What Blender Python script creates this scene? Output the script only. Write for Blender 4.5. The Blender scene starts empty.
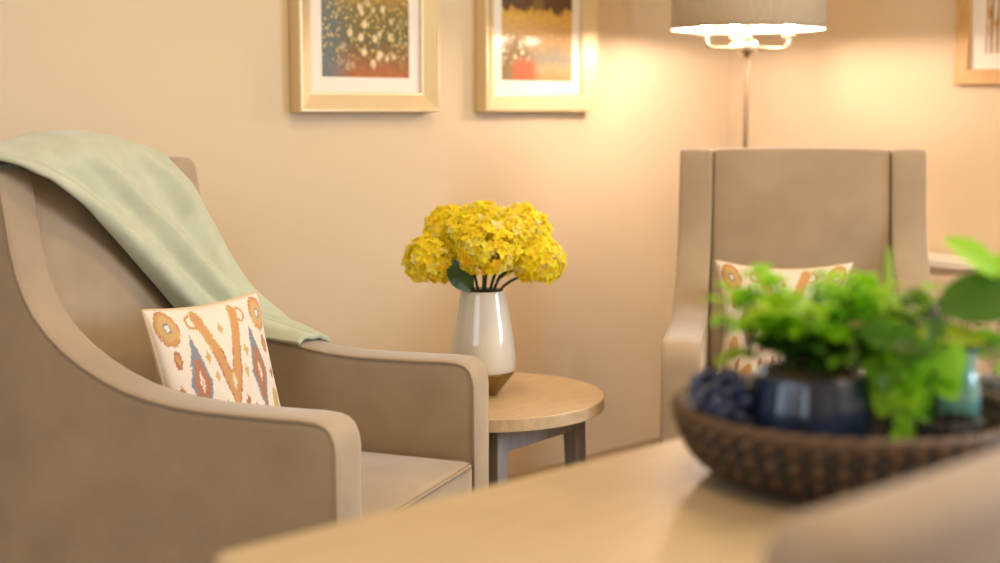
import bpy, bmesh, math, random
from mathutils import Vector, Matrix, noise
PI = math.pi
random.seed(7)
SC = bpy.context.scene
COL = SC.collection

# ------------------------------------------------------------------ materials
def new_mat(name):
    m = bpy.data.materials.new(name); m.use_nodes = True
    nt = m.node_tree
    return m, nt, nt.nodes['Principled BSDF']

def N(nt, kind, **kw):
    n = nt.nodes.new(kind)
    for k, v in kw.items(): setattr(n, k, v)
    return n

def ramp(nt, stops, interp='LINEAR'):
    r = N(nt, 'ShaderNodeValToRGB'); cr = r.color_ramp; cr.interpolation = interp
    cr.elements[0].position, cr.elements[0].color = stops[0][0], (*stops[0][1], 1)
    cr.elements[1].position, cr.elements[1].color = stops[-1][0], (*stops[-1][1], 1)
    for p, c in stops[1:-1]:
        e = cr.elements.new(p); e.color = (*c, 1)
    return r

def plain(name, col, rough=.5, metal=0, spec=.5, coat=0, noise_amt=0, scale=8, bump=0, bump_scale=200, sheen=0, stretch=None):
    m, nt, b = new_mat(name)
    b.inputs['Base Color'].default_value = (*col, 1)
    b.inputs['Roughness'].default_value = rough
    b.inputs['Metallic'].default_value = metal
    b.inputs['Specular IOR Level'].default_value = spec
    b.inputs['Coat Weight'].default_value = coat
    if sheen:
        b.inputs['Sheen Weight'].default_value = sheen
        b.inputs['Sheen Roughness'].default_value = .4
    tc = N(nt, 'ShaderNodeTexCoord')
    src = tc.outputs['Object']
    if stretch:
        mp = N(nt, 'ShaderNodeMapping'); mp.inputs['Scale'].default_value = stretch
        nt.links.new(src, mp.inputs['Vector']); src = mp.outputs['Vector']
    if noise_amt:
        nz = N(nt, 'ShaderNodeTexNoise'); nz.inputs['Scale'].default_value = scale; nz.inputs['Detail'].default_value = 5
        nt.links.new(src, nz.inputs['Vector'])
        lo = tuple(max(0, c*(1-noise_amt)) for c in col); hi = tuple(min(1, c*(1+noise_amt)) for c in col)
        r = ramp(nt, [(.3, lo), (.7, hi)])
        nt.links.new(nz.outputs['Fac'], r.inputs['Fac']); nt.links.new(r.outputs['Color'], b.inputs['Base Color'])
    if bump:
        nb = N(nt, 'ShaderNodeTexNoise'); nb.inputs['Scale'].default_value = bump_scale; nb.inputs['Detail'].default_value = 3
        nt.links.new(src, nb.inputs['Vector'])
        bp = N(nt, 'ShaderNodeBump'); bp.inputs['Strength'].default_value = bump; bp.inputs['Distance'].default_value = .002
        nt.links.new(nb.outputs['Fac'], bp.inputs['Height']); nt.links.new(bp.outputs['Normal'], b.inputs['Normal'])
    return m

def wood(name, a, b_, scale, stretch, rough=.45, grain=.5):
    m, nt, b = new_mat(name)
    tc = N(nt, 'ShaderNodeTexCoord'); mp = N(nt, 'ShaderNodeMapping'); mp.inputs['Scale'].default_value = stretch
    nt.links.new(tc.outputs['Object'], mp.inputs['Vector'])
    n1 = N(nt, 'ShaderNodeTexNoise'); n1.inputs['Scale'].default_value = scale; n1.inputs['Detail'].default_value = 6; n1.inputs['Distortion'].default_value = .6
    nt.links.new(mp.outputs['Vector'], n1.inputs['Vector'])
    r = ramp(nt, [(.3, a), (.5, tuple((x+y)/2 for x, y in zip(a, b_))), (.68, b_)])
    nt.links.new(n1.outputs['Fac'], r.inputs['Fac']); nt.links.new(r.outputs['Color'], b.inputs['Base Color'])
    b.inputs['Roughness'].default_value = rough
    bp = N(nt, 'ShaderNodeBump'); bp.inputs['Strength'].default_value = .08; bp.inputs['Distance'].default_value = .002
    nt.links.new(n1.outputs['Fac'], bp.inputs['Height']); nt.links.new(bp.outputs['Normal'], b.inputs['Normal'])
    return m

def attr_mat(name, attr='tint', rough=.6, sheen=0, trans=0, coat=0):
    """colour from a colour attribute that carries a printed pattern / natural tint"""
    m, nt, b = new_mat(name)
    a = N(nt, 'ShaderNodeAttribute', attribute_name=attr)
    nt.links.new(a.outputs['Color'], b.inputs['Base Color'])
    b.inputs['Roughness'].default_value = rough
    b.inputs['Sheen Weight'].default_value = sheen
    b.inputs['Coat Weight'].default_value = coat
    if trans:
        out = nt.nodes['Material Output']
        tr = N(nt, 'ShaderNodeBsdfTranslucent'); mx = N(nt, 'ShaderNodeMixShader'); mx.inputs[0].default_value = trans
        nt.links.new(a.outputs['Color'], tr.inputs['Color'])
        nt.links.new(b.outputs[0], mx.inputs[1]); nt.links.new(tr.outputs[0], mx.inputs[2]); nt.links.new(mx.outputs[0], out.inputs['Surface'])
    return m

M = {}
M['wall'] = plain('wall_paint', (.69, .57, .41), .7, spec=.3, noise_amt=.012, scale=3, bump=.05, bump_scale=120)
M['ceiling'] = plain('ceiling_paint', (.8, .77, .70), .9)
M['carpet'] = plain('carpet', (.36, .265, .17), .95, noise_amt=.12, scale=60, bump=.6, bump_scale=500)
M['velvet'] = plain('taupe_velvet', (.365, .285, .198), .75, spec=.25, sheen=.5, noise_amt=.11, scale=7, bump=.10, bump_scale=420)
M['creamfab'] = plain('cream_chair_fabric', (.32, .255, .195), .8, spec=.2, sheen=.25, noise_amt=.05, scale=9, bump=.1, bump_scale=420)
M['piping'] = plain('taupe_piping', (.32, .25, .175), .8, spec=.2, bump=.1, bump_scale=300)
M['legwood'] = plain('dark_leg_wood', (.10, .06, .035), .4, noise_amt=.3, scale=30)
M['oak'] = wood('light_oak', (.46, .33, .195), (.56, .42, .265), 5, (2.2, 26, 10), .42)
M['oaktop'] = wood('pale_oak_top', (.42, .325, .21), (.49, .39, .26), 4, (2.0, 20, 8), .42)
M['greywood'] = wood('grey_washed_wood', (.21, .185, .18), (.29, .265, .26), 6, (16, 16, 1.5), .5)
M['throw'] = plain('mint_throw', (.49, .54, .42), .9, spec=.1, sheen=.5, noise_amt=.06, scale=25, bump=.35, bump_scale=260)
M['ceramic'] = plain('white_ceramic', (.64, .61, .54), .10, spec=.6, coat=.6)
M['brass'] = plain('brushed_gold', (.30, .215, .07), .33, metal=.9)
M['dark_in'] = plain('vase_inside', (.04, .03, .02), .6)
M['champagne'] = plain('champagne_frame', (.74, .60, .36), .38, metal=.40, spec=.6)
M['mat'] = plain('picture_mat', (.84, .80, .74), .8)
M['oakframe'] = wood('oak_frame', (.50, .29, .10), (.62, .38, .15), 8, (14, 14, 2), .45)
M['nickel'] = plain('brushed_nickel', (.72, .62, .48), .28, metal=1)
M['darkpole'] = plain('pole_metal', (.20, .14, .09), .5, metal=.5)
M['cream'] = plain('cream_cabinet', (.78, .68, .58), .45)
M['pwhite'] = plain('window_white', (.8, .8, .78), .4)
M['navy'] = plain('navy_glaze', (.018, .032, .075), .22, coat=.6, noise_amt=.6, scale=30, stretch=(1, 1, .25))
M['charcoal'] = plain('charcoal_glaze', (.012, .011, .010), .35, noise_amt=.5, scale=40)
M['greyblue'] = plain('greyblue_glaze', (.12, .15, .22), .25, coat=.4, noise_amt=.3, scale=20)
M['soil'] = plain('soil_moss', (.10, .065, .02), .95, noise_amt=.6, scale=90, bump=.6, bump_scale=120)
M['grape'] = plain('grape_skin', (.035, .052, .12), .16, noise_amt=.7, scale=55)
M['stem'] = plain('stem_green', (.035, .06, .012), .6)
M['leafdark'] = plain('leaf_dark', (.03, .075, .012), .45, noise_amt=.4, scale=40)
M['flower'] = attr_mat('yellow_petal', rough=.6, trans=.45)
M['leaf'] = attr_mat('leaf_green', rough=.38, trans=.45)
M['ikat'] = attr_mat('ikat_cotton', 'print', .8, sheen=.15)
M['cordpipe'] = plain('cushion_piping', (.62, .47, .30), .8)

def shade_mat():
    m, nt, b = new_mat('linen_shade')
    tc = N(nt, 'ShaderNodeTexCoord'); mp = N(nt, 'ShaderNodeMapping'); mp.inputs['Scale'].default_value = (60, 60, 6)
    nz = N(nt, 'ShaderNodeTexNoise'); nz.inputs['Scale'].default_value = 6
    nt.links.new(tc.outputs['Object'], mp.inputs['Vector']); nt.links.new(mp.outputs['Vector'], nz.inputs['Vector'])
    r = ramp(nt, [(.3, (.46, .39, .29)), (.7, (.56, .48, .36))])
    nt.links.new(nz.outputs['Fac'], r.inputs['Fac']); nt.links.new(r.outputs['Color'], b.inputs['Base Color'])
    b.inputs['Roughness'].default_value = .9
    tr = N(nt, 'ShaderNodeBsdfTranslucent'); tr.inputs['Color'].default_value = (.7, .5, .3, 1)
    mx = N(nt, 'ShaderNodeMixShader'); mx.inputs[0].default_value = .04
    nt.links.new(b.outputs[0], mx.inputs[1]); nt.links.new(tr.outputs[0], mx.inputs[2]); nt.links.new(mx.outputs[0], nt.nodes['Material Output'].inputs['Surface'])
    return m
M['shade'] = shade_mat()
M['shade_in'] = plain('shade_lining', (.9, .87, .8), .7)

def emit_mat(name, col, s):
    m, nt, b = new_mat(name)
    b.inputs['Emission Color'].default_value = (*col, 1); b.inputs['Emission Strength'].default_value = s
    b.inputs['Base Color'].default_value = (.9, .85, .7, 1)
    return m
M['bulb'] = emit_mat('lit_bulb', (1, .745, .57), 800)

def pane_mat(name, tint=(1, 1, 1), refl=1.45):
    m, nt, b = new_mat(name); nt.nodes.remove(b)
    t = N(nt, 'ShaderNodeBsdfTransparent'); t.inputs['Color'].default_value = (*tint, 1)
    g = N(nt, 'ShaderNodeBsdfGlossy'); g.inputs['Roughness'].default_value = .12
    fr = N(nt, 'ShaderNodeFresnel'); fr.inputs['IOR'].default_value = refl
    mx = N(nt, 'ShaderNodeMixShader')
    ge = N(nt, 'ShaderNodeNewGeometry'); inv = N(nt, 'ShaderNodeMath', operation='SUBTRACT'); inv.inputs[0].default_value = 1
    nt.links.new(ge.outputs['Backfacing'], inv.inputs[1])
    ml = N(nt, 'ShaderNodeMath', operation='MULTIPLY'); nt.links.new(fr.outputs[0], ml.inputs[0]); nt.links.new(inv.outputs[0], ml.inputs[1])
    nt.links.new(ml.outputs[0], mx.inputs[0]); nt.links.new(t.outputs[0], mx.inputs[1]); nt.links.new(g.outputs[0], mx.inputs[2])
    nt.links.new(mx.outputs[0], nt.nodes['Material Output'].inputs['Surface'])
    return m
M['pane'] = pane_mat('picture_glass', refl=1.16)
M['teal'] = plain('teal_glaze', (.16, .40, .40), .12, coat=.8)

def painting(name, kind):
    """an own loose landscape of flowers, painted with procedural nodes (UV 0..1)"""
    m, nt, b = new_mat(name); L = nt.links.new
    uv = N(nt, 'ShaderNodeUVMap'); sep = N(nt, 'ShaderNodeSeparateXYZ'); L(uv.outputs[0], sep.inputs[0])
    nz = N(nt, 'ShaderNodeTexNoise'); nz.inputs['Scale'].default_value = 6; nz.inputs['Detail'].default_value = 8; nz.inputs['Roughness'].default_value = .65
    L(uv.outputs[0], nz.inputs['Vector'])
    def math_(op, a, c):
        n = N(nt, 'ShaderNodeMath', operation=op)
        for i, v in enumerate((a, c)):
            if isinstance(v, (int, float)): n.inputs[i].default_value = v
            else: L(v, n.inputs[i])
        return n.outputs[0]
    def mix(f, c1, c2):
        n = N(nt, 'ShaderNodeMix', data_type='RGBA')
        if isinstance(f, (int, float)): n.inputs[0].default_value = f
        else: L(f, n.inputs[0])
        for i, c in ((6, c1), (7, c2)):
            if isinstance(c, tuple): n.inputs[i].default_value = (*c, 1)
            else: L(c, n.inputs[i])
        return n.outputs[2]
    def band(src, lo, hi):
        n = N(nt, 'ShaderNodeMapRange', interpolation_type='SMOOTHSTEP'); L(src, n.inputs[0])
        n.inputs[1].default_value = lo; n.inputs[2].default_value = hi
        return n.outputs[0]
    y = math_('ADD', math_('MULTIPLY', sep.outputs[1], 1.0 if kind == 0 else 1.16), math_('MULTIPLY', math_('SUBTRACT', nz.outputs['Fac'], .5), .28))
    x = sep.outputs[0]
    def blobs(scale, thr):
        v = N(nt, 'ShaderNodeTexVoronoi'); v.inputs['Scale'].default_value = scale; v.inputs['Randomness'].default_value = 1
        mp = N(nt, 'ShaderNodeMapping'); mp.inputs['Scale'].default_value = (1, 1.25, 1)
        L(uv.outputs[0], mp.inputs[0]); L(mp.outputs[0], v.inputs['Vector'])
        return band(v.outputs['Distance'], thr, thr*.55), v.outputs['Color']
    if kind == 0:
        r = ramp(nt, [(0, (.42, .12, .015)), (.10, (.25, .10, .02)), (.22, (.13, .11, .03)), (.40, (.22, .16, .035)), (.52, (.45, .25, .05)), (.60, (.5, .17, .02)), (.66, (.22, .07, .02)), (.75, (.55, .33, .12)), (1, (.62, .50, .33))])
        L(y, r.inputs['Fac'])
        cool = math_('MULTIPLY', band(x, .42, .02), band(y, .7, .3))
        c = mix(cool, r.outputs['Color'], (.13, .16, .17))
        b1, vc = blobs(26, .42)
        area = math_('MULTIPLY', band(y, .64, .50), band(y, .02, .18))
        c = mix(math_('MULTIPLY', math_('MULTIPLY', b1, area), .75), c, (.72, .55, .16))
        b2, vc = blobs(10, .42)
        area2 = math_('MULTIPLY', math_('MULTIPLY', band(y, .52, .38), band(y, .03, .12)), math_('MULTIPLY', band(x, .12, .35), band(x, .98, .72)))
        c = mix(math_('MULTIPLY', math_('MULTIPLY', b2, area2), .9), c, (.80, .66, .40))
    else:
        r = ramp(nt, [(0, (.45, .22, .06)), (.10, (.42, .30, .14)), (.18, (.26, .24, .18)), (.26, (.45, .30, .14)), (.40, (.60, .38, .15)), (.50, (.66, .42, .09)), (.545, (.55, .33, .06)), (.565, (.10, .05, .02)), (.75, (.13, .07, .03)), (.85, (.45, .28, .10)), (1, (.58, .45, .28))])
        L(y, r.inputs['Fac']); c = r.outputs['Color']
        b1, vc = blobs(17, .48)
        area = math_('MULTIPLY', band(x, .46, .28), math_('MULTIPLY', band(y, .40, .30), band(y, .1, .2)))
        c = mix(math_('MULTIPLY', band(x, .48, .28), band(y, .34, .22)), c, (.20, .13, .03))
        c = mix(math_('MULTIPLY', math_('MULTIPLY', b1, area), .95), c, (.78, .70, .42))
        red = math_('MULTIPLY', band(y, .22, .10), math_('MULTIPLY', band(x, .08, .2), band(x, .55, .4)))
        c = mix(red, c, (.42, .09, .015))
        # pale tree trunks standing in the dark wood
        tr = math_('MULTIPLY', math_('MULTIPLY', band(x, .42, .45), band(x, .60, .57)), math_('MULTIPLY', band(y, .50, .54), band(y, .9, .8)))
        wv = N(nt, 'ShaderNodeTexWave'); wv.inputs['Scale'].default_value = 9; wv.inputs['Distortion'].default_value = 1.2
        L(uv.outputs[0], wv.inputs['Vector'])
        c = mix(math_('MULTIPLY', math_('MULTIPLY', tr, band(wv.outputs['Fac'], .55, .8)), .7), c, (.5, .33, .12))
    n2 = N(nt, 'ShaderNodeTexNoise'); n2.inputs['Scale'].default_value = 30; n2.inputs['Detail'].default_value = 4
    L(uv.outputs[0], n2.inputs['Vector'])
    hv = N(nt, 'ShaderNodeHueSaturation'); L(c, hv.inputs['Color'])
    L(math_('ADD', math_('MULTIPLY', n2.outputs['Fac'], .7), .65), hv.inputs['Value'])
    L(hv.outputs[0], b.inputs['Base Color']); b.inputs['Roughness'].default_value = .6
    return m

def sketch_print():
    m, nt, b = new_mat('brown_sketch_print'); L = nt.links.new
    uv = N(nt, 'ShaderNodeUVMap')
    wv = N(nt, 'ShaderNodeTexWave'); wv.inputs['Scale'].default_value = 5.5; wv.inputs['Distortion'].default_value = 2.5; wv.inputs['Detail'].default_value = 3
    L(uv.outputs[0], wv.inputs['Vector'])
    nz = N(nt, 'ShaderNodeTexNoise'); nz.inputs['Scale'].default_value = 5; L(uv.outputs[0], nz.inputs['Vector'])
    r1 = ramp(nt, [(.0, (.22, .13, .06)), (.25, (.55, .40, .27)), (.6, (.74, .68, .60))]); L(wv.outputs['Fac'], r1.inputs['Fac'])
    r2 = ramp(nt, [(.48, (1, 1, 1)), (.62, (.80, .45, .16))]); L(nz.outputs['Fac'], r2.inputs['Fac'])
    mx = N(nt, 'ShaderNodeMix', data_type='RGBA', blend_type='MULTIPLY'); mx.inputs[0].default_value = 1
    L(r1.outputs[0], mx.inputs[6]); L(r2.outputs[0], mx.inputs[7]); L(mx.outputs[2], b.inputs['Base Color'])
    b.inputs['Roughness'].default_value = .7
    return m

def wicker_mat():
    m, nt, b = new_mat('dark_wicker'); L = nt.links.new
    a = N(nt, 'ShaderNodeAttribute', attribute_name='tint'); L(a.outputs['Color'], b.inputs['Base Color'])
    b.inputs['Roughness'].default_value = .5
    return m
M['wicker'] = wicker_mat()

# ------------------------------------------------------------------ mesh helpers
def tag(o, label, cat, group=None):
    o['label'] = label; o['category'] = cat
    if group: o['group'] = group
    return o

def thing(name, label, cat, loc=(0, 0, 0), rz=0, group=None):
    o = bpy.data.objects.new(name, None); COL.objects.link(o)
    o.location = loc; o.rotation_euler = (0, 0, rz); o.empty_display_size = .1
    return tag(o, label, cat, group)

def obj(name, bm, mat, parent=None, smooth=True, recalc=True, kind=None):
    me = bpy.data.meshes.new(name)
    if recalc: bmesh.ops.recalc_face_normals(bm, faces=bm.faces)
    if smooth is not None:
        for f in bm.faces: f.smooth = smooth
    bm.to_mesh(me); bm.free()
    me.materials.append(mat)
    o = bpy.data.objects.new(name, me); COL.objects.link(o)
    if parent: o.parent = parent
    if kind: o['kind'] = kind
    return o

def grid_faces(bm, vs, close_u=False, close_v=False):
    nu, nv = len(vs), len(vs[0])
    for i in range(nu if close_u else nu-1):
        for j in range(nv if close_v else nv-1):
            a, b, c, d = vs[i][j], vs[(i+1) % nu][j], vs[(i+1) % nu][(j+1) % nv], vs[i][(j+1) % nv]
            try: bm.faces.new((a, b, c, d))
            except ValueError: pass

def add_box(bm, lo, hi, mtx=None, bevel=0, seg=2):
    t = bmesh.new()
    vs = [t.verts.new((x, y, z)) for x in (lo[0], hi[0]) for y in (lo[1], hi[1]) for z in (lo[2], hi[2])]
    for f in ((0, 1, 3, 2), (4, 6, 7, 5), (0, 4, 5, 1), (2, 3, 7, 6), (0, 2, 6, 4), (1, 5, 7, 3)):
        t.faces.new([vs[i] for i in f])
    if bevel: bmesh.ops.bevel(t, geom=list(t.edges), offset=bevel, segments=seg, affect='EDGES', profile=.5)
    merge(bm, t, mtx); return bm

def merge(bm, t, mtx=None):
    if mtx is not None: bmesh.ops.transform(t, matrix=mtx, verts=t.verts)
    mp = {v: bm.verts.new(v.co) for v in t.verts}
    for f in t.faces:
        try: nf = bm.faces.new([mp[v] for v in f.verts]); nf.smooth = f.smooth
        except ValueError: pass
    t.free()

def box(lo, hi, bevel=.003, seg=2):
    return add_box(bmesh.new(), lo, hi, None, bevel, seg)

def taper_leg(bm, x, y, z0, z1, w0, w1, dx=0, dy=0):
    vs = []
    for z, w, ox, oy in ((z0, w0, dx, dy), (z1, w1, 0, 0)):
        vs.append([bm.verts.new((x+ox+sx*w/2, y+oy+sy*w/2, z)) for sx, sy in ((-1, -1), (1, -1), (1, 1), (-1, 1))])
    for i in range(4): bm.faces.new((vs[0][i], vs[0][(i+1) % 4], vs[1][(i+1) % 4], vs[1][i]))
    bm.faces.new(vs[0][::-1]); bm.faces.new(vs[1])
    bmesh.ops.bevel(bm, geom=list(bm.edges), offset=.003, segments=2, affect='EDGES', profile=.5)
    return bm

def soft_box(hx, hy, hz, r, n=9, warp=None):
    """a box with rounded edges, its faces gridded so that warp(Vector)->Vector can puff or bend it"""
    bm = bmesh.new()
    def ticks(h):
        inner = [-(h-r)+2*(h-r)*i/n for i in range(n+1)]
        arc = [math.sin(PI/2*k/3)*r for k in range(1, 4)]
        # positions on the cube before rounding: use the unrounded offset
        return [-(h-r)-r*k/3 for k in (3, 2, 1)] + inner + [(h-r)+r*k/3 for k in (1, 2, 3)]
    H = (hx, hy, hz)
    def rnd(p):
        q = Vector([max(-(H[i]-r), min(H[i]-r, p[i])) for i in range(3)])
        d = Vector(p)-q
        # square -> round: warp the cube-surface offset onto a sphere
        m = max(abs(c) for c in d)
        if m < 1e-9: return q
        return q + d.normalized()*r
    cache = {}
    def vert(p):
        k = tuple(round(c, 6) for c in p)
        if k not in cache:
            c = rnd(p)
            if warp: c = warp(c)
            cache[k] = bm.verts.new(c)
        return cache[k]
    T = [ticks(h) for h in H]
    for ax in range(3):
        u, v = [(1, 2), (2, 0), (0, 1)][ax]
        for sgn in (-1, 1):
            for i in range(len(T[u])-1):
                for j in range(len(T[v])-1):
                    ps = []
                    for a, b in ((i, j), (i+1, j), (i+1, j+1), (i, j+1)):
                        p = [0, 0, 0]; p[ax] = sgn*H[ax]; p[u] = T[u][a]; p[v] = T[v][b]
                        ps.append(vert(p))
                    if len(set(ps)) == 4:
                        try: bm.faces.new(ps if sgn > 0 else ps[::-1])
                        except ValueError: pass
    return bm

def lathe(prof, n=48, cap_bottom=True, cap_top=False):
    bm = bmesh.new()
    rows = [[bm.verts.new((r*math.cos(2*PI*k/n), r*math.sin(2*PI*k/n), z)) for k in range(n)] for r, z in prof]
    grid_faces(bm, rows, False, True)
    if cap_bottom: bm.faces.new(rows[0][::-1])
    if cap_top: bm.faces.new(rows[-1])
    return bm

def add_tube(bm, pts, r, n=8, closed=False, cap=True):
    pts = [Vector(p) for p in pts]; k = len(pts)
    rad = r if isinstance(r, (list, tuple)) else [r]*k
    rows = []; ref = None
    for i, p in enumerate(pts):
        a = pts[(i-1) % k] if (closed or i > 0) else p
        b = pts[(i+1) % k] if (closed or i < k-1) else p
        t = (b-a).normalized()
        if ref is None:
            ref = t.orthogonal().normalized()
        ref = (ref - t*ref.dot(t))
        ref = ref.normalized() if ref.length > 1e-6 else t.orthogonal().normalized()
        s = t.cross(ref)
        rows.append([bm.verts.new(p + (ref*math.cos(2*PI*j/n) + s*math.sin(2*PI*j/n))*rad[i]) for j in range(n)])
    grid_faces(bm, rows, closed, True)
    if not closed and cap:
        bm.faces.new(rows[0][::-1]); bm.faces.new(rows[-1])
    return bm

def tube(pts, r, n=8, closed=False): return add_tube(bmesh.new(), pts, r, n, closed)

def bez(a, b, c, d, n=12):
    a, b, c, d = map(Vector, (a, b, c, d))
    return [a*(1-t)**3 + b*3*t*(1-t)**2 + c*3*t*t*(1-t) + d*t**3 for t in [i/n for i in range(n+1)]]

def catmull(P, t):
    n = len(P)-1; x = t*n; i = min(int(x), n-1); u = x-i
    g = lambda k: P[max(0, min(n, k))]
    p0, p1, p2, p3 = g(i-1), g(i), g(i+1), g(i+2)
    return .5*((2*p1) + (p2-p0)*u + (2*p0-5*p1+4*p2-p3)*u*u + (3*p1-p0-3*p2+p3)*u**3)

def set_attr(me, name, cols):
    at = me.color_attributes.new(name, 'FLOAT_COLOR', 'POINT')
    for i, c in enumerate(cols): at.data[i].color = (*c, 1)

def copy_thing(src, loc, rz, label):
    c = src.copy(); COL.objects.link(c); c.location = loc; c.rotation_euler = (0, 0, rz); c['label'] = label
    for ch in list(src.children):
        d = ch.copy(); COL.objects.link(d); d.parent = c
        for g in list(ch.children):
            e = g.copy(); COL.objects.link(e); e.parent = d
    return c

# ------------------------------------------------------------------ the room (a corner seen at 45 degrees)
CX, CY, HT = .80, 4.95, 2.55
d1 = Vector((-.7071, -.7071, 0)); d2 = Vector((.7071, -.7071, 0)); L1, L2 = 6.2, 5.2
c0 = Vector((CX, CY, 0)); cA = c0+d1*L1; cB = c0+d2*L2; cC = cA+d2*L2
def wall(name, p, q, inward, holes=None):
    """a 12 cm thick wall from p to q; optional window hole (a0,a1,z0,z1)"""
    bm = bmesh.new(); u = (q-p).normalized(); ln = (q-p).length
    mt = Matrix.Translation(p) @ Matrix(((u.x, -inward.x, 0, 0), (u.y, -inward.y, 0, 0), (0, 0, 1, 0), (0, 0, 0, 1)))
    if not holes: add_box(bm, (-.12, 0, 0), (ln+.12, .12, HT), mt)
    else:
        a0, a1, z0, z1 = holes
        add_box(bm, (-.12, 0, 0), (a0, .12, HT), mt); add_box(bm, (a1, 0, 0), (ln+.12, .12, HT), mt)
        add_box(bm, (a0, 0, 0), (a1, .12, z0), mt); add_box(bm, (a0, 0, z1), (a1, .12, HT), mt)
    return obj(name, bm, M['wall'], smooth=False, kind='structure')
wall('wall_left', c0, cA, d2)
wall('wall_right', c0, cB, d1, (3.0, 4.8, .75, 2.15))
wall('wall_front', cA, cC, -d1, (1.3, 3.3, .75, 2.15))
wall('wall_back', cB, cC, -d2)
def slab(name, z0, z1, mat):
    bm = bmesh.new()
    ps = [c0, cB, cC, cA]
    a = [bm.verts.new((p.x, p.y, z0)) for p in ps]; b = [bm.verts.new((p.x, p.y, z1)) for p in ps]
    bm.faces.new(a); bm.faces.new(b[::-1])
    for i in range(4): bm.faces.new((a[i], a[(i+1) % 4], b[(i+1) % 4], b[i]))
    return obj(name, bm, mat, smooth=False, kind='structure')
slab('floor', -.1, 0, M['carpet'])
slab('ceiling', HT, HT+.1, M['ceiling'])
# window in the right-hand wall, beyond the picture's edge: the daylight comes from here
wm = Matrix.Translation(c0) @ Matrix(((d2.x, -d1.x, 0, 0), (d2.y, -d1.y, 0, 0), (0, 0, 1, 0), (0, 0, 0, 1)))
bm = bmesh.new()
for lo, hi in (((3.0, .02, .75), (3.06, .09, 2.15)), ((4.74, .02, .75), (4.8, .09, 2.15)), ((3.87, .02, .75), (3.93, .09, 2.15)), ((3.0, .02, .75), (4.8, .09, .81)), ((3.0, .02, 2.09), (4.8, .09, 2.15)), ((2.95, -.06, .72), (4.85, .09, .75))):
    add_box(bm, lo, hi, wm, .004, 1)
obj('window_1', bm, M['pwhite'], smooth=False, kind='structure')

fm_ = Matrix.Translation(cA) @ Matrix(((d2.x, d1.x, 0, 0), (d2.y, d1.y, 0, 0), (0, 0, 1, 0), (0, 0, 0, 1)))
bm = bmesh.new()
for lo, hi in (((1.3, .02, .75), (1.36, .09, 2.15)), ((3.24, .02, .75), (3.3, .09, 2.15)), ((2.27, .02, .75), (2.33, .09, 2.15)), ((1.3, .02, .75), (3.3, .09, .81)), ((1.3, .02, 2.09), (3.3, .09, 2.15)), ((1.25, -.06, .72), (3.35, .09, .75))):
    add_box(bm, lo, hi, fm_, .004, 1)
obj('window_2', bm, M['pwhite'], smooth=False, kind='structure')

# ------------------------------------------------------------------ armchairs
# local axes: x across, y backwards (front edge of the arms at y=-OFF), z up
OFF = .38
PROF = [(0, .13), (0, .30), (0, .45), (0, .550), (.003, .570), (.010, .586), (.022, .597), (.04, .602), (.07, .6035), (.12, .602), (.2, .6015), (.27, .602), (.33, .606), (.38, .613), (.43, .624), (.475, .640), (.52, .661), (.56, .685), (.595, .713), (.625, .746), (.645, .779), (.66, .815), (.672, .86), (.680, .91), (.687, .955), (.692, .985), (.698, 1.001), (.710, 1.009), (.73, 1.011), (.77, 1.008), (.79, 1.004), (.799, .995), (.802, .975), (.796, .85), (.782, .65), (.765, .45), (.752, .28), (.745, .13)]
def inset2d(P, d):
    n = len(P); out = []
    for i in range(n):
        a, p, b = Vector(P[i-1]), Vector(P[i]), Vector(P[(i+1) % n])
        e1 = (p-a).normalized(); e2 = (b-p).normalized()
        n1 = Vector((e1.y, -e1.x)); n2 = Vector((e2.y, -e2.x))      # outline runs clockwise: this points inwards
        m = n1+n2; m = m.normalized() if m.length > 1e-6 else n1
        k = max(.5, m.dot(n1)); q = p + m*(d/k)
        out.append((q.x, q.y))
    return out
HW = .040
def arm_bm():
    bm = bmesh.new()
    half = [(.0395, .034), (.0400, .022), (.0390, .012), (.0365, .0085), (.0368, .0075), (.0400, .0050), (.0412, .0025), (.0395, .0004), (.034, -.0006), (.018, -.0016)]
    rings = [(-x, i) for x, i in half] + [(0, -.002)] + [(x, i) for x, i in reversed(half)]
    rows = []
    for x, i in rings:
        rows.append([bm.verts.new((x, l-OFF, z)) for l, z in inset2d(PROF, i)])
    grid_faces(bm, rows, False, True)
    for f in bm.faces: f.smooth = True
    bm.faces.new(rows[0]).smooth = False; bm.faces.new(rows[-1][::-1]).smooth = False
    return bm
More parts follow.
